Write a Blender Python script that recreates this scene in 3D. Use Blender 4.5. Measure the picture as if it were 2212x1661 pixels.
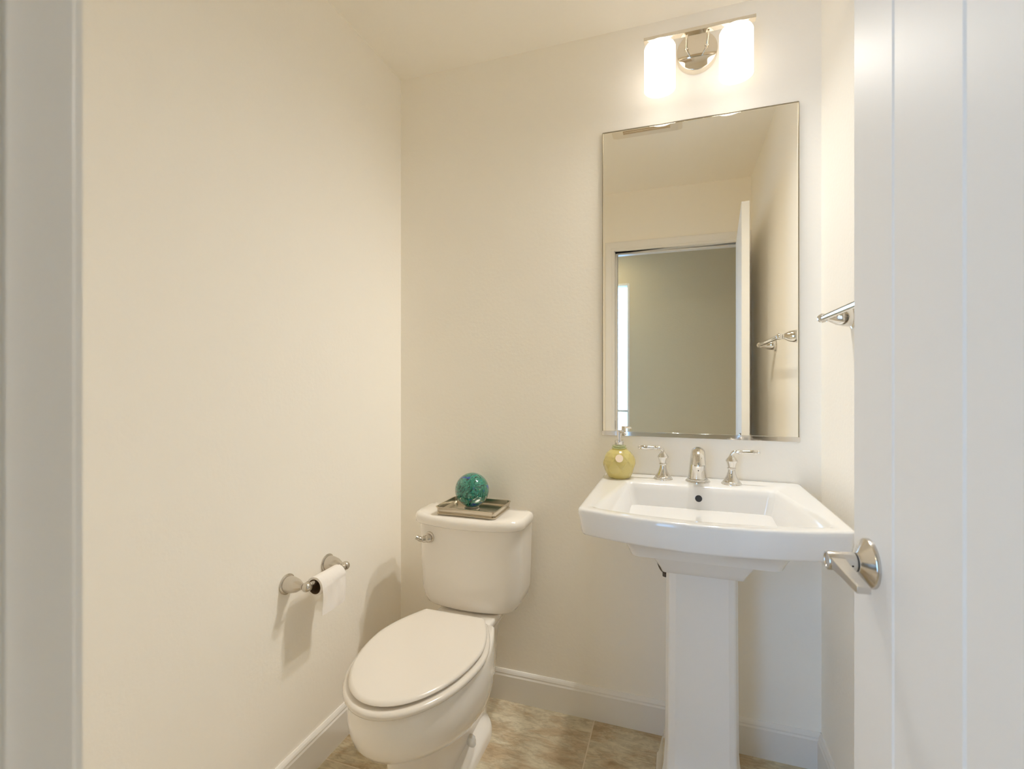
import bpy, bmesh, math, random
from mathutils import Vector, Matrix, noise
random.seed(7)
for o in list(bpy.data.objects): bpy.data.objects.remove(o)
S = bpy.context.scene
C = S.collection
PI = math.pi
D = 1.735          # back wall (distance from the viewer's position along the room)
XL, XR = -1.0736, 0.426
H = 2.441          # ceiling height
EYE = 1.208
YF = 0.215         # inner face of the front wall
JL, JR = -0.386, 0.378   # door opening
HALL_Y, HALL_L, HALL_R = -1.25, -1.75, 1.30

# ------------------------------------------------------------------ camera
cd = bpy.data.cameras.new('camera'); cam = bpy.data.objects.new('camera', cd); C.objects.link(cam)
cd.sensor_fit = 'HORIZONTAL'; cd.sensor_width = 36; cd.lens = 36*1045/2212
cd.shift_y = -8.5/2212; cd.clip_start = 0.02
cam.location = (0, 0, EYE)
cam.rotation_euler = (PI/2, 0, math.atan(356/1045))
cd.dof.use_dof = True; cd.dof.focus_distance = 1.65; cd.dof.aperture_fstop = 4.5
S.camera = cam
# ------------------------------------------------------------------ view and world
S.cycles.max_bounces = 20; S.cycles.diffuse_bounces = 16; S.cycles.glossy_bounces = 8; S.cycles.transmission_bounces = 12
S.view_settings.view_transform = 'Standard'; S.view_settings.look = 'None'
S.view_settings.gamma = 1; S.view_settings.use_curve_mapping = False
S.view_settings.exposure = 0.70
SKY_W = 5.6
GLOW = 1.0
W = bpy.data.worlds.new('sky'); S.world = W; W.use_nodes = True
bgn = W.node_tree.nodes['Background']
bgn.inputs[0].default_value = (0.30, 0.55, 0.98, 1); bgn.inputs[1].default_value = SKY_W
# daylight portal in the hall window
WX0, WX1, WZ0, WZ1 = -1.25, -0.425, 0.30, 2.13
pl = bpy.data.lights.new('window_portal', 'AREA'); pl.shape = 'RECTANGLE'
pl.size = WX1-WX0; pl.size_y = WZ1-WZ0; pl.cycles.is_portal = True
po = bpy.data.objects.new('window_portal', pl); C.objects.link(po)
po.location = ((WX0+WX1)/2, HALL_Y-0.13, (WZ0+WZ1)/2); po.rotation_euler = (PI/2, 0, PI)  # faces +y, into the hall
LAMP_COL = (1.0, 0.965, 0.90)
LAMP_W = 11.3
HALL_W = 2.4

# ------------------------------------------------------------------ materials
def mat(name, col, rough=0.5, metal=0.0, spec=0.5, coat=0.0, **kw):
    m = bpy.data.materials.new(name); m.use_nodes = True
    b = m.node_tree.nodes['Principled BSDF']
    b.inputs['Base Color'].default_value = (*col, 1); b.inputs['Roughness'].default_value = rough
    b.inputs['Metallic'].default_value = metal; b.inputs['Specular IOR Level'].default_value = spec
    b.inputs['Coat Weight'].default_value = coat; b.inputs['Coat Roughness'].default_value = 0.05
    for k, v in kw.items(): b.inputs[k.replace('_', ' ')].default_value = v
    return m
def N(m, t, **kw):
    n = m.node_tree.nodes.new(t)
    for k, v in kw.items(): setattr(n, k, v)
    return n
def L(m, a, b): m.node_tree.links.new(a, b)
def bump(m, scale, dist, detail=3, strength=0.5, stretch=(1, 1, 1)):
    tc = N(m, 'ShaderNodeTexCoord'); mp = N(m, 'ShaderNodeMapping'); mp.inputs['Scale'].default_value = stretch
    nz = N(m, 'ShaderNodeTexNoise'); nz.inputs['Scale'].default_value = scale; nz.inputs['Detail'].default_value = detail
    bp = N(m, 'ShaderNodeBump'); bp.inputs['Strength'].default_value = strength; bp.inputs['Distance'].default_value = dist
    L(m, tc.outputs['Object'], mp.inputs[0]); L(m, mp.outputs[0], nz.inputs['Vector'])
    L(m, nz.outputs['Fac'], bp.inputs['Height']); L(m, bp.outputs[0], m.node_tree.nodes['Principled BSDF'].inputs['Normal'])
    return m
M_WALL = bump(mat('wall_paint', (0.945, 0.910, 0.838), 0.75, spec=0.25), 80, 0.0013, 2, 0.35)
M_CEIL = bump(mat('ceiling_paint', (0.94, 0.90, 0.82), 0.85, spec=0.15), 70, 0.0014, 2, 0.3)
M_TRIM = mat('trim_paint', (0.84, 0.82, 0.78), 0.35, spec=0.4)
M_DOOR = bump(mat('door_paint', (0.86, 0.855, 0.84), 0.5, spec=0.3), 60, 0.0006, 2, 0.25, (1, 1, .2))
M_PORC = mat('white_porcelain', (0.82, 0.815, 0.805), 0.12, spec=0.5, coat=0.5)
M_PORC2 = mat('warm_porcelain', (0.90, 0.86, 0.80), 0.12, spec=0.5, coat=0.5)
M_SEAT = mat('seat_plastic', (0.81, 0.76, 0.69), 0.16, spec=0.5, coat=0.3)
M_CHROME = mat('polished_chrome', (0.74, 0.72, 0.69), 0.05, 1.0)
M_NICKEL = mat('polished_nickel', (0.80, 0.74, 0.64), 0.08, 1.0)
M_SATIN = mat('satin_nickel', (0.66, 0.62, 0.56), 0.26, 1.0)
M_BRUSH = mat('brushed_nickel', (0.64, 0.61, 0.57), 0.2, 1.0)
M_MIRROR = mat('mirror_silver', (0.97, 0.94, 0.86), 0.0, 1.0)
M_DARK = mat('dark_hole', (0.03, 0.03, 0.035), 0.6)
M_PIPE = mat('dark_pipe', (0.10, 0.09, 0.08), 0.35, 0.7)
M_PAPER = bump(mat('tissue_paper', (0.90, 0.86, 0.82), 0.95, spec=0.1), 120, 0.001, 2, 0.5, (1, 1, .25))
M_CARD = mat('cardboard', (0.20, 0.13, 0.08), 0.9, spec=0.1)
M_TRAY = mat('pewter_tray', (0.64, 0.58, 0.48), 0.24, 1.0)
M_VENT = mat('vent_plastic', (0.83, 0.76, 0.64), 0.5)
M_STICK = mat('sticker_paper', (0.88, 0.74, 0.58), 0.5)
M_CLEAR = mat('clear_glass', (0.86, 0.84, 0.78), 0.04, Transmission_Weight=0.9)

def glass_pane():
    m = bpy.data.materials.new('window_glass'); m.use_nodes = True; nt = m.node_tree; nt.nodes.clear()
    o = N(m, 'ShaderNodeOutputMaterial'); mx = N(m, 'ShaderNodeMixShader'); t = N(m, 'ShaderNodeBsdfTransparent')
    g = N(m, 'ShaderNodeBsdfGlossy'); g.inputs['Roughness'].default_value = 0.02; fr = N(m, 'ShaderNodeFresnel')
    t.inputs[0].default_value = (.96, .98, .97, 1)
    L(m, fr.outputs[0], mx.inputs[0]); L(m, t.outputs[0], mx.inputs[1]); L(m, g.outputs[0], mx.inputs[2]); L(m, mx.outputs[0], o.inputs[0])
    return m
M_PANE = glass_pane()

def floor_mat():
    m = mat('stone_vinyl_tile', (0.5, 0.43, 0.32), 0.42, spec=0.35)
    b = m.node_tree.nodes['Principled BSDF']
    geo = N(m, 'ShaderNodeTexCoord')
    mp = N(m, 'ShaderNodeMapping'); mp.inputs['Location'].default_value = (0.2775, 0.10, 0)
    L(m, geo.outputs['Object'], mp.inputs[0])
    br = N(m, 'ShaderNodeTexBrick'); br.offset = 0.0
    for k, v in (('Scale', 1.0), ('Mortar Size', 0.0022), ('Mortar Smooth', 0.4), ('Brick Width', 0.457), ('Row Height', 0.457), ('Bias', 0.0)): br.inputs[k].default_value = v
    br.inputs['Color1'].default_value = (0, 0, 0, 1); br.inputs['Color2'].default_value = (1, 1, 1, 1); br.inputs['Mortar'].default_value = (.5, .5, .5, 1)
    L(m, mp.outputs[0], br.inputs['Vector'])
    # streaks run diagonally, with a different direction offset per tile
    mp2 = N(m, 'ShaderNodeMapping'); mp2.inputs['Rotation'].default_value = (0, 0, math.radians(-38)); mp2.inputs['Scale'].default_value = (1.0, 2.6, 1)
    off = N(m, 'ShaderNodeVectorMath', operation='MULTIPLY_ADD'); off.inputs[1].default_value = (3.7, 1.9, 0)
    L(m, br.outputs['Color'], off.inputs[0]); L(m, geo.outputs['Object'], off.inputs[2]); L(m, off.outputs[0], mp2.inputs[0])
    n1 = N(m, 'ShaderNodeTexNoise'); n1.inputs['Scale'].default_value = 7; n1.inputs['Detail'].default_value = 7; n1.inputs['Roughness'].default_value = .66; n1.inputs['Distortion'].default_value = .5
    n2 = N(m, 'ShaderNodeTexNoise'); n2.inputs['Scale'].default_value = 22; n2.inputs['Detail'].default_value = 5; n2.inputs['Roughness'].default_value = .7; n2.inputs['Distortion'].default_value = 1.2
    L(m, mp2.outputs[0], n1.inputs['Vector']); L(m, mp2.outputs[0], n2.inputs['Vector'])
    r1 = N(m, 'ShaderNodeValToRGB'); e = r1.color_ramp.elements
    e[0].position = .30; e[0].color = (0.42, 0.30, 0.17, 1); e[1].position = .75; e[1].color = (0.76, 0.69, 0.54, 1)
    k = e.new(.45); k.color = (0.53, 0.42, 0.27, 1); k = e.new(.55); k.color = (0.62, 0.56, 0.41, 1)
    L(m, n1.outputs['Fac'], r1.inputs[0])
    r2 = N(m, 'ShaderNodeValToRGB'); e = r2.color_ramp.elements
    e[0].position = .40; e[0].color = (0.62, 0.57, 0.48, 1); e[1].position = .58; e[1].color = (1.1, 1.08, 1.05, 1)
    L(m, n2.outputs['Fac'], r2.inputs[0])
    mu = N(m, 'ShaderNodeMix', data_type='RGBA', blend_type='MULTIPLY'); mu.inputs[0].default_value = .55
    L(m, r1.outputs[0], mu.inputs[6]); L(m, r2.outputs[0], mu.inputs[7])
    lt = N(m, 'ShaderNodeMix', data_type='RGBA', blend_type='MIX'); lt.inputs[7].default_value = (0.82, 0.75, 0.64, 1)
    sc = N(m, 'ShaderNodeMath', operation='MULTIPLY'); sc.inputs[1].default_value = .45
    L(m, br.outputs['Color'], sc.inputs[0]); L(m, sc.outputs[0], lt.inputs[0]); L(m, mu.outputs[2], lt.inputs[6])
    gr = N(m, 'ShaderNodeMix', data_type='RGBA', blend_type='MIX'); gr.inputs[7].default_value = (0.72, 0.63, 0.50, 1)
    L(m, br.outputs['Fac'], gr.inputs[0]); L(m, lt.outputs[2], gr.inputs[6]); L(m, gr.outputs[2], b.inputs['Base Color'])
    bp = N(m, 'ShaderNodeBump'); bp.inputs['Strength'].default_value = .25; bp.inputs['Distance'].default_value = .002
    L(m, n2.outputs['Fac'], bp.inputs['Height']); L(m, bp.outputs[0], b.inputs['Normal'])
    return m
M_FLOOR = floor_mat()

def orb_mat():
    m = mat('swirled_art_glass', (0.05, 0.4, 0.3), 0.06, coat=1.0)
    b = m.node_tree.nodes['Principled BSDF']
    tc = N(m, 'ShaderNodeTexCoord')
    nz = N(m, 'ShaderNodeTexNoise'); nz.inputs['Scale'].default_value = 13; nz.inputs['Detail'].default_value = 2
    L(m, tc.outputs['Object'], nz.inputs['Vector'])
    ad = N(m, 'ShaderNodeVectorMath', operation='MULTIPLY_ADD'); ad.inputs[1].default_value = (.16, .16, .16)
    L(m, nz.outputs['Color'], ad.inputs[0]); L(m, tc.outputs['Object'], ad.inputs[2])
    wv = N(m, 'ShaderNodeTexNoise'); wv.inputs['Scale'].default_value = 20; wv.inputs['Detail'].default_value = 6; wv.inputs['Distortion'].default_value = 3.2
    mp = N(m, 'ShaderNodeMapping'); mp.inputs['Rotation'].default_value = (.5, .6, .3); mp.inputs['Scale'].default_value = (1, 3.2, .8)
    L(m, ad.outputs[0], mp.inputs[0]); L(m, mp.outputs[0], wv.inputs['Vector'])
    r = N(m, 'ShaderNodeValToRGB'); e = r.color_ramp.elements
    e[0].position = .30; e[0].color = (0.002, 0.02, 0.025, 1); e[1].position = .74; e[1].color = (0.62, 0.60, 0.40, 1)
    for p, c in ((.40, (0.003, 0.07, 0.05, 1)), (.465, (0.006, 0.17, 0.11, 1)), (.51, (0.015, 0.27, 0.23, 1)), (.545, (0.12, 0.40, 0.28, 1)), (.585, (0.006, 0.12, 0.06, 1)), (.64, (0.01, 0.24, 0.20, 1))):
        k = e.new(p); k.color = c
    L(m, wv.outputs['Fac'], r.inputs[0])
    nb = N(m, 'ShaderNodeTexNoise'); nb.inputs['Scale'].default_value = 30; L(m, ad.outputs[0], nb.inputs['Vector'])
    rb = N(m, 'ShaderNodeValToRGB'); rb.color_ramp.elements[0].position = .66; rb.color_ramp.elements[1].position = .70
    L(m, nb.outputs['Fac'], rb.inputs[0])
    mx = N(m, 'ShaderNodeMix', data_type='RGBA'); mx.inputs[7].default_value = (0.015, 0.06, 0.36, 1)
    L(m, rb.outputs[0], mx.inputs[0]); L(m, r.outputs[0], mx.inputs[6]); L(m, mx.outputs[2], b.inputs['Base Color'])
    return m
M_ORB = orb_mat()
M_SOAP = mat('green_yellow_glass', (0.82, 0.71, 0.27), 0.10, coat=0.6, Transmission_Weight=0.35)
M_SOAPRIM = mat('pale_green_glass', (0.78, 0.86, 0.52), 0.06, coat=0.6, Transmission_Weight=0.6)

def shade_mat():
    # frosted opal glass glowing from the bulb inside it
    m = bpy.data.materials.new('opal_glass'); m.use_nodes = True; nt = m.node_tree; nt.nodes.clear()
    o = N(m, 'ShaderNodeOutputMaterial'); a = N(m, 'ShaderNodeAddShader'); mx = N(m, 'ShaderNodeMixShader'); mx.inputs[0].default_value = .16
    d = N(m, 'ShaderNodeBsdfDiffuse'); d.inputs[0].default_value = (.85, .84, .82, 1)
    t = N(m, 'ShaderNodeBsdfTranslucent'); t.inputs[0].default_value = (.85, .80, .74, 1)
    e = N(m, 'ShaderNodeEmission'); e.inputs[0].default_value = (1, .955, .91, 1); e.inputs[1].default_value = .70*GLOW
    L(m, d.outputs[0], mx.inputs[1]); L(m, t.outputs[0], mx.inputs[2]); L(m, mx.outputs[0], a.inputs[0]); L(m, e.outputs[0], a.inputs[1]); L(m, a.outputs[0], o.inputs[0])
    return m
M_SHADE = shade_mat()
def emis(name, col, s):
    m = bpy.data.materials.new(name); m.use_nodes = True; nt = m.node_tree; nt.nodes.clear()
    o = N(m, 'ShaderNodeOutputMaterial'); e = N(m, 'ShaderNodeEmission'); e.inputs[0].default_value = (*col, 1); e.inputs[1].default_value = s
    L(m, e.outputs[0], o.inputs[0]); return m
def soft_falloff(ld):
    ld.use_nodes = True; nt = ld.node_tree; e = [n for n in nt.nodes if n.type == 'EMISSION'][0]
    f = nt.nodes.new('ShaderNodeLightFalloff'); f.inputs['Strength'].default_value = 1.0; f.inputs['Smooth'].default_value = 0.30
    nt.links.new(f.outputs['Linear'], e.inputs['Strength'])
M_BULB = emis('lit_bulb', LAMP_COL, 5*GLOW)

# ------------------------------------------------------------------ mesh helpers
def box(bm, x0, y0, z0, x1, y1, z1):
    v = [bm.verts.new(p) for p in ((x0,y0,z0),(x1,y0,z0),(x1,y1,z0),(x0,y1,z0),(x0,y0,z1),(x1,y0,z1),(x1,y1,z1),(x0,y1,z1))]
    for f in ((0,3,2,1),(4,5,6,7),(0,1,5,4),(1,2,6,5),(2,3,7,6),(3,0,4,7)): bm.faces.new([v[i] for i in f])
def loft(bm, rings, cap0=True, cap1=True, close=False):
    R = [[bm.verts.new(p) for p in r] for r in rings]; n = len(R[0])
    seq = list(zip(R, R[1:])) + ([(R[-1], R[0])] if close else [])
    for a, b in seq:
        for i in range(n): bm.faces.new((a[i], a[(i+1) % n], b[(i+1) % n], b[i]))
    if not close:
        if cap0: bm.faces.new(list(reversed(R[0])))
        if cap1: bm.faces.new(R[-1])
    return R
def frame_of(d):
    d = Vector(d).normalized(); u = d.orthogonal().normalized(); return u, d.cross(u)
def lathe(bm, prof, o=(0,0,0), ax=(0,0,1), n=40, cap0=True, cap1=True):
    """prof: (radius, distance along the axis)"""
    o = Vector(o); ax = Vector(ax).normalized(); u, v = frame_of(ax)
    rings = [[o + ax*h + (u*math.cos(2*PI*i/n) + v*math.sin(2*PI*i/n))*max(r, 1e-4) for i in range(n)] for r, h in prof]
    loft(bm, rings, cap0, cap1)
def tube(bm, pts, rad, n=16, sy=1.0):
    pts = [Vector(p) for p in pts]; rings = []; up = None
    for i, p in enumerate(pts):
        t = (pts[min(i+1, len(pts)-1)] - pts[max(i-1, 0)]).normalized()
        if up is None: up = t.orthogonal().normalized()
        up = (up - t*up.dot(t)).normalized(); w = t.cross(up)
        r = rad[i] if isinstance(rad, (list, tuple)) else rad
        rings.append([p + (up*math.cos(2*PI*k/n) + w*math.sin(2*PI*k/n)*sy)*r for k in range(n)])
    loft(bm, rings)
def smoothpath(pts, n=8):
    """Catmull-Rom through the points"""
    P = [Vector(p) for p in pts]; P = [2*P[0]-P[1]] + P + [2*P[-1]-P[-2]]; out = []
    for i in range(1, len(P)-2):
        for k in range(n):
            t = k/n; a, b, c, d = P[i-1:i+3]
            out.append(.5*((2*b) + (c-a)*t + (2*a-5*b+4*c-d)*t*t + (3*b-a-3*c+d)*t**3))
    out.append(P[-2]); return out
def rrect(cx, cy, w, d, r, z, n=6):
    pts = []
    for qx, qy, a0 in ((1,1,0),(-1,1,90),(-1,-1,180),(1,-1,270)):
        for k in range(n+1):
            a = math.radians(a0 + 90*k/n)
            pts.append((cx+qx*(w/2-r)+r*math.cos(a), cy+qy*(d/2-r)+r*math.sin(a), z))
    return pts
def finish(bm, sharp=35, smooth=True):
    bmesh.ops.remove_doubles(bm, verts=bm.verts, dist=1e-6)
    bmesh.ops.recalc_face_normals(bm, faces=bm.faces)
    if smooth:
        for f in bm.faces: f.smooth = True
        for e in bm.edges:
            if len(e.link_faces) == 2 and e.calc_face_angle(0) > math.radians(sharp): e.smooth = False
def obj(name, bm, m, parent=None, sharp=35, smooth=True, bevel=0, seg=3, subsurf=0, loc=None, **props):
    finish(bm, sharp, smooth)
    me = bpy.data.meshes.new(name); bm.to_mesh(me); bm.free(); me.materials.append(m)
    o = bpy.data.objects.new(name, me); C.objects.link(o)
    if parent is not None:
        o.parent = parent; o.matrix_parent_inverse = Matrix.Identity(4)
        # geometry is given in room coordinates: bring it to the parent's own frame
        me.transform(world_of(parent).inverted())
    if bevel:
        b = o.modifiers.new('edge_bevel', 'BEVEL'); b.width = bevel; b.segments = seg; b.limit_method = 'ANGLE'; b.angle_limit = math.radians(30)
        b.harden_normals = False
        for p in me.polygons: p.use_smooth = True
    if subsurf:
        s = o.modifiers.new('smooth', 'SUBSURF'); s.levels = subsurf; s.render_levels = subsurf
    for k, v in props.items(): o[k] = v
    return o
def world_of(o):
    m = o.matrix_basis.copy()
    while o.parent: o = o.parent; m = o.matrix_basis @ m
    return m
def thing(name, label, cat, loc):
    o = bpy.data.objects.new(name, None); C.objects.link(o); o.location = loc; o.empty_display_size = .05
    o['label'] = label; o['category'] = cat
    return o
def struct(name, bm, m, label, **kw):
    return obj(name, bm, m, kind='structure', label=label, **kw)
B = bmesh.new

# ------------------------------------------------------------------ the shell
T = 0.12
bm = B(); box(bm, HALL_L-T, HALL_Y-T, -.06, XR+1.2, D+T, 0); struct('floor', bm, M_FLOOR, 'tan marbled stone-look tile floor', smooth=False)
bm = B(); box(bm, HALL_L-T, HALL_Y-T, H, XR+1.2, D+T, H+.06); struct('ceiling', bm, M_CEIL, 'flat cream ceiling', smooth=False)
bm = B(); box(bm, XL-T, D, 0, XR+T, D+T, H); struct('wall_back', bm, M_WALL, 'cream back wall behind the toilet and sink', smooth=False)
bm = B(); box(bm, XL-T, YF-.115, 0, XL, D, H); struct('wall_left', bm, M_WALL, 'cream left wall with the toilet paper holder', smooth=False)
bm = B(); box(bm, XR, YF-.115, 0, XR+T, D, H); struct('wall_right', bm, M_WALL, 'cream right wall with the towel bar', smooth=False)
HZ = 2.055
bm = B()
box(bm, XL, YF-.115, 0, JL-.019, YF, H)
box(bm, JR+.019, YF-.115, 0, XR, YF, H); box(bm, JL-.019, YF-.115, HZ+.019, JR+.019, YF, H)
struct('wall_front', bm, M_WALL, 'cream front wall around the doorway, seen in the mirror', smooth=False)
bm = B(); box(bm, HALL_L-T, YF-.115, 0, XL-T, YF, H); box(bm, XR+T, YF-.115, 0, HALL_R, YF, H)
struct('wall_hall_near', bm, M_WALL, 'hall wall either side of the bathroom', smooth=False)
bm = B()
box(bm, HALL_L, HALL_Y-T, 0, WX0, HALL_Y, H); box(bm, WX1, HALL_Y-T, 0, HALL_R, HALL_Y, H)
box(bm, WX0, HALL_Y-T, 0, WX1, HALL_Y, WZ0); box(bm, WX0, HALL_Y-T, WZ1, WX1, HALL_Y, H)
M_HALL = bump(mat('hall_paint', (0.70, 0.62, 0.46), 0.8, spec=0.2), 90, 0.003, 2, 0.3)
struct('wall_hall_far', bm, M_HALL, 'tan hall wall with a tall window, seen in the mirror', smooth=False)
bm = B(); box(bm, HALL_L-T, HALL_Y-T, 0, HALL_L, YF-.115, H); struct('wall_hall_left', bm, M_HALL, 'end wall of the hall on the left', smooth=False)
bm = B(); box(bm, HALL_R, HALL_Y-T, 0, HALL_R+T, YF, H); struct('wall_hall_right', bm, M_HALL, 'end wall of the hall on the right', smooth=False)

# baseboards: a flat board with a small moulded top, profile swept along the wall
def baseboard(name, p, q, nrm, label):
    p, q, nrm = Vector(p), Vector(q), Vector(nrm)
    prof = ((0,0),(.014,0),(.014,.092),(.011,.097),(.011,.102),(.008,.108),(.004,.113),(0,.113))
    bm = B(); R = [[bm.verts.new(e + nrm*a + Vector((0,0,b))) for a, b in prof] for e in (p, q)]
    for i in range(len(prof)): bm.faces.new((R[0][i], R[0][(i+1) % len(prof)], R[1][(i+1) % len(prof)], R[1][i]))
    bm.faces.new(R[0]); bm.faces.new(list(reversed(R[1])))
    return struct(name, bm, M_TRIM, label, smooth=False)
baseboard('baseboard_back', (XL, D, 0), (XR, D, 0), (0,-1,0), 'white baseboard along the back wall')
baseboard('baseboard_left', (XL, YF, 0), (XL, D, 0), (1,0,0), 'white baseboard along the left wall')
baseboard('baseboard_right', (XR, YF, 0), (XR, D, 0), (-1,0,0), 'white baseboard along the right wall')
baseboard('baseboard_front', (XL, YF, 0), (JL-.07, YF, 0), (0,1,0), 'white baseboard on the front wall')

# door frame: jambs, stops, casing
tr = bpy.data.objects.new('trim_1', None); C.objects.link(tr); tr.location = (JL, YF, 0); tr['kind'] = 'structure'; tr['label'] = 'white painted door frame at the left edge and in the mirror'
bm = B(); box(bm, JL-.019, YF-.115, 0, JL, YF, HZ); box(bm, JR, YF-.115, 0, JR+.019, YF, HZ); box(bm, JL-.019, YF-.115, HZ, JR+.019, YF, HZ+.019)
obj('jamb', bm, M_TRIM, tr, bevel=.0015)
bm = B(); box(bm, JL, YF-.085, 0, JL+.011, YF-.041, HZ); box(bm, JR-.011, YF-.085, 0, JR, YF-.041, HZ); box(bm, JL+.011, YF-.085, HZ-.011, JR-.011, YF-.041, HZ)
obj('stop', bm, M_TRIM, tr, bevel=.0015)
def casing(y0, sgn, tr):
    # mitred frame with a thin inner bead and a thicker outer edge
    prof = ((.005,0),(.005,.007),(.012,.010),(.018,.010),(.022,.013),(.052,.017),(.060,.017),(.062,.014),(.062,0))
    bm = B(); rings = []
    for (x, z, dx, dz) in ((JL, 0, -1, 0), (JL, HZ, -1, 1), (JR, HZ, 1, 1), (JR, 0, 1, 0)):
        rings.append([bm.verts.new((min(x+dx*a, XR-.0005) if sgn > 0 else x+dx*a, y0+sgn*b, z+dz*a)) for a, b in prof])
    n = len(prof)
    for r0, r1 in zip(rings, rings[1:]):
        for i in range(n): bm.faces.new((r0[i], r0[(i+1) % n], r1[(i+1) % n], r1[i]))
    bm.faces.new(rings[0]); bm.faces.new(list(reversed(rings[-1])))
    obj('casing', bm, M_TRIM, tr, smooth=False)
casing(YF, 1, tr); casing(YF-.115, -1, tr)
bm = B(); bm2 = rrect(0, 0, .028, .057, .004, 0)
r0 = [(JL+.0002, YF-.020+p[0]*.9, .915+p[1]) for p in bm2]; r1 = [(JL+.0022, q[1], q[2]) for q in r0]
loft(bm, [r0, r1]); obj('strike_plate', bm, M_BRUSH, tr, label='small satin nickel strike plate')

# hall window
wn = bpy.data.objects.new('window_1', None); C.objects.link(wn); wn.location = ((WX0+WX1)/2, HALL_Y, WZ0); wn['kind'] = 'structure'; wn['label'] = 'tall bright hall window seen at the left of the mirror'
bm = B(); fw = .02
box(bm, WX0, HALL_Y-T, WZ0, WX0+fw, HALL_Y+.004, WZ1); box(bm, WX1-fw, HALL_Y-T, WZ0, WX1, HALL_Y+.004, WZ1)
box(bm, WX0+fw, HALL_Y-T, WZ1-fw, WX1-fw, HALL_Y+.004, WZ1); box(bm, WX0+fw, HALL_Y-T, WZ0, WX1-fw, HALL_Y+.004, WZ0+fw)
box(bm, WX0+fw, HALL_Y-.09, .905, WX1-fw, HALL_Y-.05, .925)
obj('window_frame', bm, M_TRIM, wn, bevel=.002)
bm = B(); box(bm, WX0+fw, HALL_Y-.072, WZ0+fw, WX1-fw, HALL_Y-.068, .905); box(bm, WX0+fw, HALL_Y-.072, .925, WX1-fw, HALL_Y-.068, WZ1-fw)
obj('pane', bm, M_PANE, wn, smooth=False)

# ------------------------------------------------------------------ the door, swung open into the room
dr = bpy.data.objects.new('door_1', None); C.objects.link(dr); dr['kind'] = 'structure'
dr['label'] = 'white grooved door swung open at the right, with lever handle'
dr.location = (JR-.002, YF+.004, .012); dr.rotation_euler = (0, 0, math.radians(91.0)-PI)
# door local frame: x from the hinge to the free edge (once turned +y), y across the thickness
DW, DH, DT = .755, 2.032, .035
def door_slab():
    # plan outline with V grooves on both faces
    gr = [.132, .290, .448, .606]    # distance of the grooves from the free edge
    pts = []
    g = .0022; w = .0038
    xs = sorted(DW-q for q in gr)
    side = [(0, 0)]
    for x in xs: side += [(x-w, 0), (x-w*.25, g), (x+w*.25, g), (x+w, 0)]
    side += [(DW-.002, 0), (DW, .002)]
    other = [(x, DT-y) for x, y in reversed(side)]
    return side + other
pl_ = door_slab()
bm = B()
r0 = [(x, y, 0) for x, y in pl_]; r1 = [(x, y, DH) for x, y in pl_]
loft(bm, [r0, r1])
def dobj(name, bm, m, parent, **kw):
    finish(bm, kw.pop('sharp', 35), kw.pop('smooth', True)); me = bpy.data.meshes.new(name); bm.to_mesh(me); bm.free(); me.materials.append(m)
    o = bpy.data.objects.new(name, me); C.objects.link(o); o.parent = parent
    bv = kw.pop('bevel', 0)
    if bv:
        b = o.modifiers.new('edge_bevel', 'BEVEL'); b.width = bv; b.segments = 3; b.limit_method = 'ANGLE'; b.angle_limit = math.radians(30)
    for k, v in kw.items(): o[k] = v
    return o
# turning: local +x must point along +y of the room, local +y along -x  => rotation of +90 degrees (and 1 more to overswing)
dr.rotation_euler = (0, 0, math.radians(94.2))
dobj('door_slab', bm, M_DOOR, dr, smooth=False)
# lever set; the hall side face is local y = DT
hx, hz = DW-.060, .906
bm = B()
lathe(bm, [(.0385,0),(.0385,.004),(.0375,.006),(.0165,.0165),(.0150,.0185),(.0150,.0195)], (hx, DT, hz), (0,1,0), 56)
hd = dobj('door_handle', bm, M_BRUSH, dr, label='satin nickel lever handle with a round conical rose')
bm = B(); lathe(bm, [(.0140,.0195),(.0140,.0210)], (hx, DT, hz), (0,1,0), 40); dobj('neck_ring', bm, M_DARK, hd)
bm = B()
lathe(bm, [(.0140,.0210),(.0146,.0220),(.0146,.0600),(.0138,.0615),(.0108,.0615),(.0102,.0600)], (hx, DT, hz), (0,1,0), 40)
rings = []
for xx, th, sh in ((hx+.013,.004,0),(hx+.010,.0085,0),(hx,.0098,0),(hx-.02,.0078,.0005),(hx-.05,.0060,.0015),(hx-.103,.0052,.003),(hx-.1045,.0042,.003)):
    zc = hz + .001 - (hx-xx)*.06
    y0, y1 = DT+.0385+sh*.6, DT+.0595-sh*.6
    rings.append([(xx,y0,zc-th),(xx,y1,zc-th),(xx,y1,zc+th),(xx,y0,zc+th)])
loft(bm, rings)
dobj('lever', bm, M_BRUSH, hd, bevel=.0014)
bm = B(); lathe(bm, [(.0014,0),(.0014,.0008)], (hx-.0143, DT+.029, hz-.002), (-1,0,-.2), 12); dobj('set_screw', bm, M_DARK, hd)
# the same lever set on the room side
bm = B(); lathe(bm, [(.0385,0),(.0385,.004),(.0375,.006),(.0165,.0165),(.0150,.0185),(.0146,.055)], (hx, 0, hz), (0,-1,0), 48)
hd2 = dobj('door_handle', bm, M_BRUSH, dr)
bm = B(); box(bm, hx-.089, -.060, hz-.006, hx+.013, -.038, hz+.008); dobj('lever', bm, M_BRUSH, hd2, bevel=.002)
bm = B(); box(bm, DW-.0002, .006, hz-.028, DW+.001, .029, hz+.028); dobj('latch_plate', bm, M_BRUSH, dr)
for z in (.2, 1.0, 1.8):
    bm = B(); lathe(bm, [(.0045,-.045),(.0045,.045)], (-.004, -.004, z), (0,0,1), 12); dobj('hinge', bm, M_BRUSH, dr)

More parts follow.
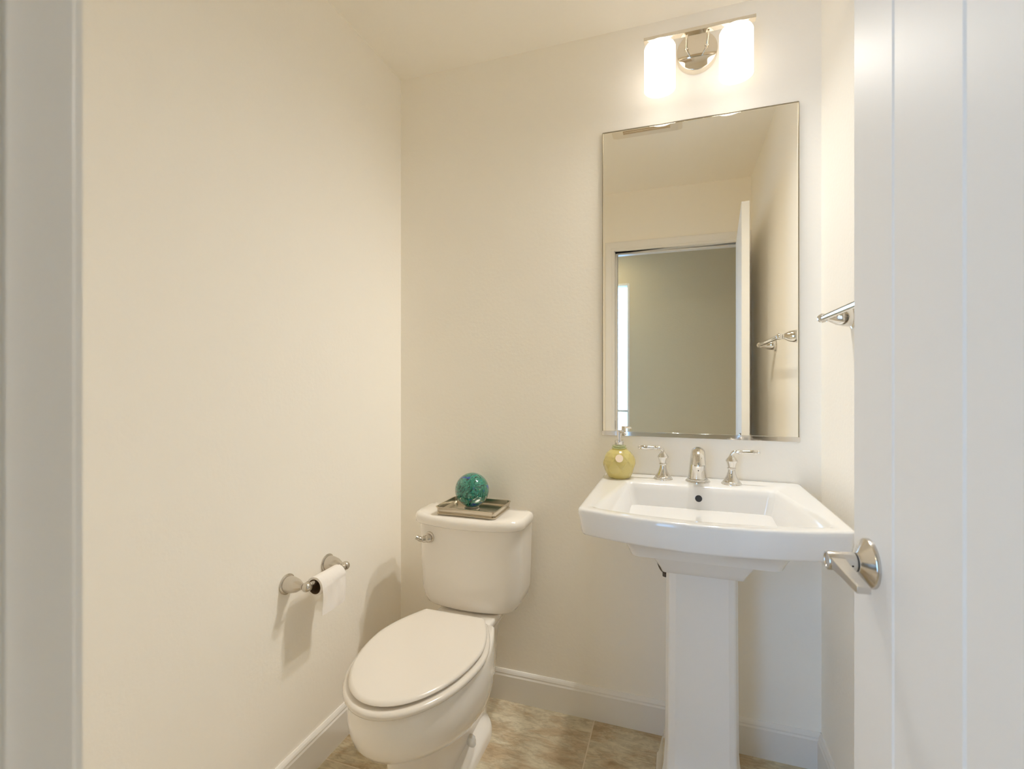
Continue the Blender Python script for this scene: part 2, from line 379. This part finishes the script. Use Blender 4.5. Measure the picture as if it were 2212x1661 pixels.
# ------------------------------------------------------------------ wall mirror
MX0, MX1, MZ0, MZ1 = -.249, .3625, 1.021, 2.084
mr = thing('wall_mirror', 'tall frameless rectangular wall mirror above the sink', 'mirror', ((MX0+MX1)/2, D, MZ0))
bm = B()
b_ = .004
r0 = [(MX0, D-.002, MZ0), (MX1, D-.002, MZ0), (MX1, D-.002, MZ1), (MX0, D-.002, MZ1)]
r1 = [(x, D-.0065, z) for x, y, z in r0]
r2 = [(MX0+b_, D-.008, MZ0+b_), (MX1-b_, D-.008, MZ0+b_), (MX1-b_, D-.008, MZ1-b_), (MX0+b_, D-.008, MZ1-b_)]
loft(bm, [r0, r1, r2]); obj('mirror_glass', bm, M_MIRROR, mr, smooth=False)
bm = B(); box(bm, MX0-.002, D-.013, MZ0-.006, MX1+.002, D-.001, MZ0+.010)
obj('bottom_channel', bm, M_CHROME, mr, bevel=.0008, label='polished metal channel under the mirror')
bm = B()
for x in (MX0-.0012, MX1-.0002): box(bm, x, D-.0085, MZ0, x+.0014, D-.0015, MZ1)
box(bm, MX0, D-.0085, MZ1-.0002, MX1, D-.0015, MZ1+.0012)
obj('edge_strip', bm, mat('edge_metal', (.42,.38,.30), .35, 1.0), mr, smooth=False)

# ------------------------------------------------------------------ vanity light
LY = D-.103
vl = thing('vanity_light', 'two-shade nickel wall light mounted above the mirror', 'wall light', (.063, D, 2.297))
bm = B(); lathe(bm, [(.0635,.001),(.0635,.026),(.0625,.0275),(.061,.0285)], (.063, D, 2.297), (0,-1,0), 64)
obj('backplate', bm, M_NICKEL, vl)
bm = B(); box(bm, -.1015, LY-.011, 2.3065, .2275, LY+.011, 2.3175); obj('crossbar', bm, M_NICKEL, vl, bevel=.0008)
for x in (.030, .094):
    bm = B(); tube(bm, [(x, D-.028, 2.308), (x, LY, 2.308)], .0038, 14)
    lathe(bm, [(.0038,-.0035),(.0058,-.002),(.0062,0),(.0058,.002),(.0038,.0035)], (x, D-.0325, 2.308), (0,-1,0), 18)
    obj('arm', bm, M_NICKEL, vl)
for x in (-.052, .173):
    bm = B(); z0, z1, r = 2.147, 2.289, .0485
    prof = [(r,z0),(r,z1-.010),(r-.003,z1-.004),(r-.009,z1),(.012,z1),(.012,z1-.004),(r-.010,z1-.004),(r-.006,z1-.008),(r-.004,z1-.012),(r-.004,z0),(r,z0)]
    lathe(bm, prof, (x, LY, 0), (0,0,1), 64, False, False)
    sh = obj('shade', bm, M_SHADE, vl, label='white frosted glass cylinder shade')
    bm = B(); lathe(bm, [(.012,2.306),(.012,2.292),(.022,2.291),(.022,2.289),(.011,2.288),(.011,2.255),(.017,2.254),(.017,2.236)], (x, LY, 0), (0,0,1), 28)
    obj('socket', bm, M_NICKEL, sh)
    bm = B(); bmesh.ops.create_uvsphere(bm, u_segments=24, v_segments=14, radius=.023)
    bmesh.ops.translate(bm, vec=(x, LY, 2.212), verts=bm.verts)
    obj('bulb', bm, M_BULB, sh)
    ld = bpy.data.lights.new('bulb_light', 'POINT'); ld.color = LAMP_COL; ld.energy = LAMP_W; ld.shadow_soft_size = .03
    soft_falloff(ld)
    lo = bpy.data.objects.new('bulb_light', ld); C.objects.link(lo); lo.location = (x, LY, 2.172)
hl = bpy.data.lights.new('hall_fill_light', 'AREA'); hl.shape = 'DISK'; hl.size = .3; hl.energy = HALL_W; hl.color = (1, .87, .55)  # added warm fill in the hall behind the camera; unseen, no lamp there
ho = bpy.data.objects.new('hall_fill_light', hl); C.objects.link(ho); ho.location = (-.75, -.85, H-.03)

# ------------------------------------------------------------------ ceiling vent (seen in the mirror)
vt = thing('exhaust_vent', 'square cream exhaust fan grille on the ceiling, seen in the mirror', 'vent', (-.14, 1.12, H))
bm = B(); loft(bm, [rrect(-.14, 1.12, .33, .33, .01, H-.0005), rrect(-.14, 1.12, .33, .33, .01, H-.006), rrect(-.14, 1.12, .30, .30, .01, H-.016)])
obj('cover', bm, M_VENT, vt)
bm = B()
for k in range(13):
    y = 1.12-.108+k*.018; box(bm, -.25, y, H-.0195, -.03, y+.008, H-.0155)
obj('louvre', bm, mat('vent_slat', (.62,.50,.34), .5), vt, smooth=False)

# ------------------------------------------------------------------ pedestal sink
SZ = .883; SX = .064
sk = thing('pedestal_sink', 'white rectangular pedestal sink with bowed front', 'sink', (SX, 1.45, 0))
def sink_ring(z, inset, front_in=0., rc=.022, n=7, nf=18, hw=.305, yb=1.732, yc=1.212, bow=.052):
    """plan outline, counter-clockwise: back edge, left side, bowed front, right side"""
    hw -= inset; yb_ = yb; yc_ = yc+front_in; pts = []
    def corner(cx_, cy_, a0, a1, r=rc):
        for k in range(n+1):
            a = math.radians(a0+(a1-a0)*k/n); pts.append((cx_+r*math.cos(a), cy_+r*math.sin(a), z))
    corner(SX+hw-.008, yb_-.008, 0, 90, .008); corner(SX-hw+.008, yb_-.008, 90, 180, .008)
    r = rc
    corner(SX-hw+r, yc_+r, 180, 252)
    x0 = pts[-1][0]; y0 = pts[-1][1]; x1 = 2*SX-x0
    for k in range(1, nf):
        t = k/nf; x = x0+(x1-x0)*t; s = 2*t-1
        pts.append((x, y0-(bow)*(1-s*s), z))
    corner(SX+hw-r, yc_+r, 288, 360)
    return pts
# basin recess: same number of points, rounded rectangle with slightly wider front, matched by angle
outer_n = len(sink_ring(SZ, 0))
def recess(z, wr, wf, y0, y1, r, front_bow=0., cx_=.062):
    """outline matched point by point to sink_ring; wr / wf = width at the rear / front, r corner radius"""
    n, nf = 7, 18; pts = []; hr, hf = wr/2, wf/2
    def corner(a, b, a0, a1):
        for k in range(n+1):
            q = math.radians(a0+(a1-a0)*k/n); pts.append((a+r*math.cos(q), b+r*math.sin(q), z))
    corner(cx_+hr-r, y1-r, 0, 90); corner(cx_-hr+r, y1-r, 90, 180); corner(cx_-hf+r, y0+r, 180, 255)
    xa, ya = pts[-1][0], pts[-1][1]; xb = 2*cx_-xa
    for k in range(1, nf):
        t = k/nf; s = 2*t-1; pts.append((xa+(xb-xa)*t, ya-front_bow*(1-s*s), z))
    corner(cx_+hf-r, y0+r, 285, 360)
    return pts
bm = B()
rings = [
  sink_ring(.806, .060, .075), sink_ring(.812, .020, .020), sink_ring(.816, .012, .009), sink_ring(.822, .009, .005),
  sink_ring(.850, .005, .002), sink_ring(.872, .001, .0), sink_ring(.879, .0015, .001), sink_ring(.8822, .004, .004), sink_ring(SZ, .009, .008),
  sink_ring(SZ, .016, .014),
  recess(SZ-.0002, .450, .555, 1.238, 1.618, .020, .042), recess(SZ-.0022, .432, .535, 1.244, 1.606, .018, .040),
  recess(SZ-.008, .424, .515, 1.252, 1.601, .018, .036), recess(SZ-.022, .418, .470, 1.268, 1.597, .020, .030),
  recess(SZ-.070, .400, .380, 1.290, 1.590, .022, .012), recess(SZ-.106, .370, .340, 1.312, 1.580, .035, .004),
  recess(SZ-.120, .320, .300, 1.335, 1.555, .05, 0), recess(SZ-.123, .10, .10, 1.43, 1.50, .03, 0)]
loft(bm, rings)
# belly under the deck
def rr(z, w, y0, y1, r): return rrect(SX, (y0+y1)/2, w, y1-y0, r, z, 6)
loft(bm, [rr(.812, .40, 1.235, 1.69, .03), rr(.790, .385, 1.262, 1.66, .03), rr(.768, .372, 1.285, 1.64, .03), rr(.752, .360, 1.293, 1.63, .028)])
# capital
loft(bm, [rr(.770, .275, 1.325, 1.58, .014), rr(.742, .258, 1.340, 1.57, .012), rr(.700, .214, 1.372, 1.54, .010), rr(.688, .204, 1.378, 1.535, .008), rr(.686, .198, 1.382, 1.53, .006)])
basin = obj('basin', bm, M_PORC, sk, sharp=50)
bm = B(); lathe(bm, [(.0102,0),(.0102,.0012)], (.0635, 1.5940, SZ-.038), (0,-1,.14), 32); obj('overflow_hole', bm, M_DARK, basin)
bm = B(); lathe(bm, [(.010,.0),(.0115,.0006),(.0118,.0012),(.0095,.0016)], (.0635, 1.5948, SZ-.038), (0,-1,.14), 32, True, True); obj('overflow_ring', bm, M_PORC, basin)
bm = B(); lathe(bm, [(.0,0),(.023,.0),(.023,.002),(.020,.004),(.0,.005)], (SX, 1.465, SZ-.123), (0,0,1), 32); obj('drain', bm, M_CHROME, sk)
# column: chamfered square section with a slight taper and a flared foot
def col_ring(z, w, y0, y1, ch):
    x0, x1 = SX-w/2, SX+w/2
    return [(x1-ch, y0, z), (x1-ch*.35, y0+ch*.25, z), (x1, y0+ch, z), (x1, y1, z), (x0, y1, z), (x0, y0+ch, z), (x0+ch*.35, y0+ch*.25, z), (x0+ch, y0, z)]
bm = B()
loft(bm, [col_ring(0, .25, 1.355, 1.60, .045), col_ring(.03, .25, 1.355, 1.60, .045), col_ring(.04, .238, 1.362, 1.595, .040), col_ring(.13, .200, 1.40, 1.58, .030),
          col_ring(.20, .190, 1.408, 1.575, .026), col_ring(.45, .187, 1.408, 1.572, .026), col_ring(.690, .184, 1.405, 1.57, .026)])
obj('pedestal', bm, M_PORC, sk, bevel=.004, sharp=20)
# drain pipe and tailpiece showing just behind the capital
bm = B(); tube(bm, smoothpath([(-.030, 1.60, .78), (-.046, 1.60, .70), (-.052, 1.60, .650), (-.047, 1.60, .622), (-.030, 1.60, .606), (.02, 1.60, .60)], 8), .0085, 14)
obj('drain_pipe', bm, M_PIPE, sk, label='dark drain pipe behind the basin')
bm = B(); lathe(bm, [(.006,0),(.009,.002),(.009,.012),(.006,.014)], (-.034, 1.60, .590), (0,0,1), 16); obj('pipe_nut', bm, M_PIPE, sk)

# ------------------------------------------------------------------ faucet (three pieces on the deck)
fc = thing('faucet', 'polished chrome widespread faucet with two levers on the sink', 'faucet', (SX, 1.68, SZ))
wide = lambda p: [(r*1.30 if r > .0075 else r*1.1, h) for r, h in p]
def valve(x, y, s):
    bm = B()
    lathe(bm, wide([(.0235,0),(.0235,.0015),(.0220,.003),(.0222,.0045),(.0205,.0055),(.0205,.0075),(.0185,.009),(.0155,.016),(.0115,.026),(.0088,.038),(.0078,.046),
               (.0082,.048),(.0100,.0495),(.0100,.0515),(.0082,.053),(.0088,.056),(.0110,.066),(.0138,.073),(.0130,.0755),(.0100,.081),(.0072,.087),(.0060,.091)]), (x, y, SZ), (0,0,1), 40)
    b = obj('handle_base', bm, M_CHROME, fc, sharp=45)
    bm = B()
    tube(bm, smoothpath([(x, y, SZ+.088), (x+s*.001, y, SZ+.094), (x+s*.006, y-.001, SZ+.0995), (x+s*.014, y-.002, SZ+.101), (x+s*.020, y-.003, SZ+.101)], 6), .0056, 16)
    lathe(bm, [(.0056,.018),(.0070,.0195),(.0070,.022),(.0054,.024),(.0056,.032),(.0068,.048),(.0076,.060),(.0068,.070),(.0048,.0735),(.0058,.0755),(.0058,.078),(.003,.080)],
          (x, y-.002, SZ+.101), (s, -.12 if s < 0 else -.03, .02), 20)
    obj('lever', bm, M_CHROME, b, sharp=50)
valve(-.043, 1.677, -1); valve(.163, 1.662, 1)
bm = B()
lathe(bm, [(r*1.33, h) for r, h in [(.0285,0),(.0285,.0015),(.0265,.003),(.0268,.0045),(.0245,.0055),(.0245,.008),(.0225,.0095),(.019,.0105)]], (SX, 1.672, SZ), (0,0,1), 44)
# body: rings along a path that rises and arches over to the front
path = [((SX,1.672,SZ+.008), .0215, (0,0,1)), ((SX,1.672,SZ+.030), .0198, (0,0,1)), ((SX,1.670,SZ+.055), .0178, (0,-.05,1)), ((SX,1.666,SZ+.076), .0165, (0,-.25,1)),
        ((SX,1.657,SZ+.091), .0158, (0,-.7,.75)), ((SX,1.643,SZ+.098), .0152, (0,-1,.15)), ((SX,1.626,SZ+.094), .0146, (0,-1,-.5)), ((SX,1.613,SZ+.083), .0140, (0,-.6,-.9)), ((SX,1.606,SZ+.070), .0150, (0,-.25,-1)), ((SX,1.604,SZ+.064), .0155, (0,-.1,-1))]
rings = []
for p, r, t in path:
    t = Vector(t).normalized(); w = Vector((1,0,0)); u = t.cross(w)
    r *= 1.38
    rings.append([Vector(p) + w*math.cos(2*PI*k/32)*r + u*math.sin(2*PI*k/32)*r*.80 for k in range(32)])
loft(bm, rings)
sp = obj('spout', bm, M_CHROME, fc, sharp=50)
bm = B(); lathe(bm, [(.0135,0),(.0135,.006),(.0115,.006)], (SX, 1.604, SZ+.0655), (0,-.1,-1), 28); obj('aerator', bm, M_BRUSH, sp)
bm = B(); lathe(bm, [(.0018,0),(.0018,.0012)], (SX+.001, 1.6495, SZ+.038), (0,-1,0), 12); obj('set_screw', bm, M_DARK, sp)

# ------------------------------------------------------------------ soap dispenser
sx, sy = -.183, 1.655
sd = thing('soap_dispenser', 'round green-yellow embossed glass soap dispenser with chrome pump', 'soap dispenser', (sx, sy, SZ))
prof = [(.0,0),(.030,.0),(.0345,.003),(.0385,.010),(.0445,.024),(.0480,.038),(.0490,.048),(.0480,.060),(.0440,.073),(.0375,.084),(.0290,.092),(.0225,.096),(.0205,.0985)]
bm = B(); nn = 120; rings = []
import itertools
def lerp_prof(prof, m):
    out = []
    for (r0, h0), (r1, h1) in zip(prof, prof[1:]):
        for k in range(m): t = k/m; out.append((r0+(r1-r0)*t, h0+(h1-h0)*t))
    out.append(prof[-1]); return out
for r, h in lerp_prof(prof, 6):
    ring = []
    for i in range(nn):
        a = 2*PI*i/nn
        # embossed leaf pattern: criss-cross ridges forming petals
        k = 7*a/2
        env = max(0, math.sin(PI*min(1, max(0, (h-.004)/.088))))
        q = h/.096*PI*1.5
        ridge = max(0, 1-abs(math.sin(k+q))*5.0) + max(0, 1-abs(math.sin(k-q))*5.0)
        petal = abs(math.sin(k+q)*math.sin(k-q))
        rr_ = r*1.05 + env*(.0026*min(1.0, ridge) - .0014*petal) if r > .01 else r
        ring.append((sx+rr_*math.cos(a), sy+rr_*math.sin(a), SZ+h))
    rings.append(ring)
loft(bm, rings); obj('bottle', bm, M_SOAP, sd, sharp=60)
bm = B(); lathe(bm, [(.0190,.0965),(.0245,.0980),(.0255,.1000),(.0245,.1020),(.0205,.1035),(.0225,.1050),(.0228,.1075),(.0200,.1090)], (sx, sy, SZ), (0,0,1), 40); obj('neck', bm, M_SOAPRIM, sd)
bm = B(); lathe(bm, [(.0145,.1085),(.0150,.1095),(.0150,.1235),(.0142,.1245),(.0065,.1250),(.0062,.1390)], (sx, sy, SZ), (0,0,1), 36); obj('collar', bm, M_CHROME, sd)
bm = B()
lathe(bm, [(.0085,.1340),(.0085,.1580),(.0075,.1595)], (sx, sy, SZ), (0,0,1), 30)
tube(bm, smoothpath([(sx, sy, SZ+.1525), (sx+.010, sy-.014, SZ+.1535), (sx+.020, sy-.027, SZ+.1520), (sx+.0235, sy-.0315, SZ+.1465)], 6), [.0042]*13+[.0040]*6, 14)
obj('pump', bm, M_CHROME, sd, sharp=45)
def rad_at(h):
    for (ra, ha), (rb, hb) in zip(prof, prof[1:]):
        if hb > ha and ha <= h <= hb: return ra+(rb-ra)*(h-ha)/(hb-ha)
    return .03
# price sticker facing the doorway
dirv = Vector((-sx, -sy, 0)).normalized(); side = dirv.cross(Vector((0,0,1)))
bm = B(); pts = []
for i in range(28):
    a = 2*PI*i/28; u_ = .0125*math.cos(a); w_ = .0120*math.sin(a); hh = .071+w_
    rr_ = rad_at(hh)*1.05+.0022
    dd = (dirv*math.sqrt(max(rr_*rr_-u_*u_, 0)) + side*u_)
    pts.append((sx+dd.x, sy+dd.y, SZ+hh))
off = Vector(dirv)*.0020
f0 = [tuple(Vector(p)+off*.6) for p in pts]; f1 = [tuple(Vector(p)+off*1.0) for p in pts]
loft(bm, [f0, f1]); obj('sticker', bm, M_STICK, sd, label='small round beige sticker')

# ------------------------------------------------------------------ toilet
TX = -.692
tl = thing('toilet', 'white two-piece toilet with closed elongated lid', 'toilet', (TX, 1.4, 0))
def egg(z, w, yf, yb, bw, cx_=TX, slope=0.0, rear=.40, p=1.7):
    """elongated outline: elliptical front half, sides closing in to a straight rear edge of half width bw"""
    ym = yb-(yb-yf)*rear; hw = w/2; side = []
    NF, NS, NB = 36, 10, 8
    for k in range(NS):                       # right side, front to rear
        t = k/NS; side.append((hw-(hw-bw)*t**p, ym+(yb-.008-ym)*t))
    side.append((bw, yb-.008)); side.append((bw-.003, yb-.002)); side.append((bw-.009, yb))
    back = [((bw-.009)*(1-2*k/NB), yb) for k in range(1, NB)]
    left = [(-x, y) for x, y in reversed(side)]
    front = [(-hw*math.cos(PI*k/NF), ym-(ym-yf)*math.sin(PI*k/NF)) for k in range(1, NF)]
    return [(cx_+x, y, z+slope*(y-yf)) for x, y in side+back+left+front]
# bowl
bm = B(); sl = -.24
loft(bm, [egg(.262,.19,1.075,1.44,.09,slope=sl*.85), egg(.266,.255,1.035,1.455,.11,slope=sl*.8), egg(.282,.305,1.003,1.465,.12,slope=sl*.7), egg(.305,.334,.986,1.47,.13,slope=sl*.55), egg(.330,.350,.978,1.47,.135,slope=sl*.4),
          egg(.360,.356,.976,1.475,.135,slope=sl*.2), egg(.390,.350,.980,1.48,.13,slope=0), egg(.402,.344,.984,1.48,.13), egg(.407,.332,.990,1.475,.125)])
# deck carrying the tank
loft(bm, [rrect(TX, 1.54, .15, .22, .03, .16), rrect(TX, 1.54, .165, .24, .03, .33), rrect(TX, 1.545, .205, .27, .03, .372), rrect(TX, 1.545, .215, .275, .03, .384), rrect(TX, 1.545, .215, .275, .03, .398), rrect(TX, 1.545, .206, .268, .028, .4015)])
bowl = obj('bowl', bm, M_PORC2, tl, sharp=60)
# foot and trapway
bm = B()
loft(bm, [egg(.0,.124,1.060,1.60,.055), egg(.10,.120,1.066,1.60,.055), egg(.20,.128,1.070,1.58,.06), egg(.29,.165,1.065,1.55,.08)])
FX = TX-.012
loft(bm, [rrect(FX, 1.43, .222, .37, .105, 0, 12), rrect(FX, 1.43, .222, .37, .105, .022, 12), rrect(FX, 1.43, .210, .358, .10, .036, 12), rrect(FX, 1.43, .170, .32, .085, .046, 12), rrect(FX, 1.435, .130, .28, .06, .058, 12), rrect(FX, 1.44, .12, .26, .055, .12, 12)])
obj('base', bm, M_PORC2, tl, sharp=60)
for s in (-1, 1):
    bm = B(); lathe(bm, [(.0175,.0),(.0175,.012),(.0155,.021),(.0105,.027),(.0,.029)], (FX+s*.078, 1.425, .042), (0,0,1), 28); obj('bolt_cap', bm, M_PORC, tl)
# seat and lid
bm = B(); 
loft(bm, [egg(.4090,.352,.970,1.445,.115), egg(.4075+.003,.360,.966,1.447,.118), egg(.418,.366,.962,1.449,.12), egg(.4245,.362,.965,1.448,.118), egg(.427,.350,.974,1.444,.112)])
obj('seat', bm, M_SEAT, tl, sharp=60)
bm = B()
loft(bm, [egg(.4300,.318,1.000,1.440,.106), egg(.4312,.336,.985,1.445,.109), egg(.4365,.342,.979,1.448,.111), egg(.4415,.338,.982,1.447,.110), egg(.4435,.326,.992,1.442,.106), egg(.4440,.300,1.01,1.43,.098)])
obj('seat_lid', bm, M_SEAT, tl, sharp=60)
for s in (-1, 1):
    bm = B(); box(bm, TX+s*.075-.018, 1.437, .406, TX+s*.075+.018, 1.462, .432); obj('hinge', bm, M_SEAT, tl, bevel=.005)
# tank
TC = -.698
def tank_ring(z, w, yf, yb, r, bow=.020, cx_=TC, n=9, nf=12):
    pts = []; hw = w/2
    def corner(a, b, a0, a1, rr_):
        for k in range(n+1):
            q = math.radians(a0+(a1-a0)*k/n); pts.append((a+rr_*math.cos(q), b+rr_*math.sin(q), z))
    corner(cx_+hw-.02, yb-.02, 0, 90, .02); corner(cx_-hw+.02, yb-.02, 90, 180, .02)
    corner(cx_-hw+r, yf+bow+r, 180, 258, r)
    xa, ya = pts[-1][0], pts[-1][1]; xb = 2*cx_-xa
    for k in range(1, nf):
        t = k/nf; s = 2*t-1; pts.append((xa+(xb-xa)*t, ya-bow*(1-s*s), z))
    corner(cx_+hw-r, yf+bow+r, 282, 360, r)
    return pts
bm = B()
loft(bm, [tank_ring(.403,.275,1.550,1.700,.045,.012), tank_ring(.405,.305,1.540,1.708,.05,.014), tank_ring(.414,.340,1.530,1.712,.055,.016), tank_ring(.434,.365,1.522,1.714,.06), tank_ring(.465,.378,1.519,1.716,.06),
          tank_ring(.55,.386,1.518,1.716,.06), tank_ring(.704,.394,1.512,1.716,.06)])
obj('tank', bm, M_PORC2, tl, sharp=60)
bm = B()
loft(bm, [tank_ring(.701,.392,1.508,1.690,.062,.022), tank_ring(.700,.410,1.497,1.692,.065,.024), tank_ring(.704,.416,1.493,1.693,.066,.024), tank_ring(.722,.416,1.493,1.693,.066,.024), tank_ring(.732,.408,1.499,1.690,.064,.024),
          tank_ring(.7355,.392,1.509,1.685,.06,.022), tank_ring(.7365,.30,1.54,1.66,.05,.01)])
obj('tank_lid', bm, M_PORC2, tl, sharp=60)
bm = B()
lx, ly, lz = -.828, 1.531, .654
lathe(bm, [(.0195,0),(.0195,.010),(.0185,.013),(.014,.0145),(.014,.024),(.0120,.026)], (lx, ly+.006, lz), (-.10,-1,0), 32)
tube(bm, smoothpath([(lx+.006, ly-.012, lz), (lx-.008, ly-.022, lz-.002), (lx-.022, ly-.030, lz-.001), (lx-.036, ly-.036, lz+.006)], 6), [.0140]*5+[.0120]*5+[.0095]*5+[.0080]*4, 16, sy=.8)
obj('flush_lever', bm, M_SATIN, tl, label='satin metal flush lever on the tank front')

# ------------------------------------------------------------------ tray and glass orb on the tank
TZ = .7365
ty = thing('metal_tray', 'small rectangular pewter tray with raised rim on the toilet tank', 'tray', (-.712, 1.60, TZ)); ty.rotation_euler = (0, 0, 0)
tx_, tyc, tw, td = -.692, 1.607, .226, .168
bm = B()
loft(bm, [rrect(tx_,tyc,tw-.012,td-.012,.012,TZ+.0005), rrect(tx_,tyc,tw-.004,td-.004,.014,TZ+.002), rrect(tx_,tyc,tw-.002,td-.002,.014,TZ+.006), rrect(tx_,tyc,tw-.010,td-.010,.014,TZ+.0085),
          rrect(tx_,tyc,tw-.006,td-.006,.014,TZ+.011), rrect(tx_,tyc,tw,td,.015,TZ+.0255), rrect(tx_,tyc,tw+.005,td+.005,.017,TZ+.0268), rrect(tx_,tyc,tw+.005,td+.005,.017,TZ+.0282),
          rrect(tx_,tyc,tw-.004,td-.004,.014,TZ+.0282), rrect(tx_,tyc,tw-.008,td-.008,.013,TZ+.012), rrect(tx_,tyc,tw-.022,td-.022,.012,TZ+.0070), rrect(tx_,tyc,tw-.040,td-.040,.010,TZ+.0062)], True, True)
obj('tray_body', bm, M_TRAY, ty, sharp=40)
ox, oy = -.702, 1.612; OR = .0615; OZ = TZ+.0062
gb = thing('glass_orb', 'teal and green swirled glass orb on a clear foot, standing in the tray', 'glass orb', (ox, oy, OZ))
bm = B(); lathe(bm, [(.0275,0.0003),(.0280,.002),(.0275,.006),(.0240,.009),(.0250,.013)], (ox, oy, OZ), (0,0,1), 40); obj('foot', bm, M_CLEAR, gb)
bm = B(); bmesh.ops.create_uvsphere(bm, u_segments=64, v_segments=40, radius=OR); bmesh.ops.translate(bm, vec=(ox, oy, OZ+.0085+OR), verts=bm.verts)
obj('globe', bm, M_ORB, gb)

# ------------------------------------------------------------------ wall bars
def post(bm, o, ax, L_):
    s = L_/.078
    lathe(bm, [(.0285,0),(.0290,.002),(.0290,.0035),(.0265,.005),(.0240,.0055),(.0238,.010*s),(.0225,.022*s),(.0185,.038*s),(.0120,.050*s),(.0085,.056*s),(.0090,.060*s)], o, ax, 36, True, True)
tp = thing('toilet_paper_holder', 'satin nickel two-post toilet paper holder on the left wall', 'toilet paper holder', (XL, 1.205, .617))
ZP = .617
for y in (1.120, 1.292):
    bm = B(); post(bm, (XL, y, ZP), (1,0,0), .078)
    bmesh.ops.create_uvsphere(bm, u_segments=24, v_segments=16, radius=.0135, matrix=Matrix.Translation((XL+.071, y, ZP)))
    lathe(bm, [(.0135,.0),(.0095,.002),(.0080,.010)], (XL+.071, y+(.008 if y < 1.2 else -.008), ZP), (0, 1 if y < 1.2 else -1, 0), 20)
    obj('post', bm, M_SATIN, tp)
bm = B(); tube(bm, [(XL+.071, 1.130, ZP), (XL+.071, 1.282, ZP)], .0075, 18); obj('roller', bm, M_SATIN, tp)
rl = thing('toilet_paper_roll', 'nearly used up toilet paper roll with hanging sheet', 'toilet paper', (XL+.071, 1.206, ZP-.012))
RC = (XL+.071, ZP-.0120); y0, y1 = 1.152, 1.256
bm = B(); lathe(bm, [(.0215,0),(.0215,y1-y0),(.0205,y1-y0),(.0205,0),(.0215,0)], (RC[0], y0, RC[1]), (0,1,0), 40, False, False); obj('cardboard_core', bm, M_CARD, rl)
bm = B(); lathe(bm, [(.0278,0),(.0278,y1-y0),(.0217,y1-y0),(.0217,0),(.0278,0)], (RC[0], y0, RC[1]), (0,1,0), 48, False, False); obj('paper', bm, M_PAPER, rl)
bm = B(); nu, nv = 30, 16; g1 = []; g2 = []
for i in range(nu+1):
    rowa = []; rowb = []
    for j in range(nv+1):
        y = y0-.0005+(y1-y0+.001)*j/nv; s = i/nu*.120
        arc = .0286*math.radians(80)
        if s < arc:
            a = math.radians(80)-s/.0286; x = RC[0]+.0286*math.cos(a); z = RC[1]+.0286*math.sin(a); nx, nz = math.cos(a), math.sin(a)
        else:
            d = s-arc; x = RC[0]+.0286+.0012*math.sin(d*70+j*.35)+.0010*math.sin(j*1.1)*min(1, d/.02); z = RC[1]-d; nx, nz = 1, 0
            if i == nu: z += .0012*math.sin(j*2.1)
            y += (.003*math.sin(PI*min(1, d/.08)) if j < 3 else 0)*(1-j/3)
        rowa.append(bm.verts.new((x+nx*.0006, y, z+nz*.0006))); rowb.append(bm.verts.new((x-nx*.0002, y, z-nz*.0002)))
    g1.append(rowa); g2.append(rowb)
for i in range(nu):
    for j in range(nv):
        bm.faces.new((g1[i][j], g1[i][j+1], g1[i+1][j+1], g1[i+1][j])); bm.faces.new((g2[i][j], g2[i+1][j], g2[i+1][j+1], g2[i][j+1]))
for i in range(nu):
    bm.faces.new((g1[i][0], g1[i+1][0], g2[i+1][0], g2[i][0])); bm.faces.new((g1[i][nv], g2[i][nv], g2[i+1][nv], g1[i+1][nv]))
for j in range(nv):
    bm.faces.new((g1[nu][j], g1[nu][j+1], g2[nu][j+1], g2[nu][j])); bm.faces.new((g1[0][j], g2[0][j], g2[0][j+1], g1[0][j+1]))
obj('hanging_sheet', bm, M_PAPER, rl, sharp=60)

tb = thing('towel_bar', 'polished chrome towel bar on the right wall beside the mirror', 'towel bar', (XR, 1.22, 1.370))
ZB = 1.370; XB = XR-.068
for y in (1.450, .995):
    bm = B(); post(bm, (XR, y, ZB), (-1,0,0), .076)
    bmesh.ops.create_uvsphere(bm, u_segments=24, v_segments=16, radius=.0118, matrix=Matrix.Translation((XB, y, ZB)))
    lathe(bm, [(.0118,0),(.0118,.006),(.0098,.008)], (XB, y, ZB), (0, -1 if y > 1.2 else 1, 0), 24)
    obj('post', bm, M_CHROME, tb)
bm = B(); tube(bm, [(XB, 1.447, ZB), (XB, .998, ZB)], .0078, 24); obj('bar', bm, M_CHROME, tb)
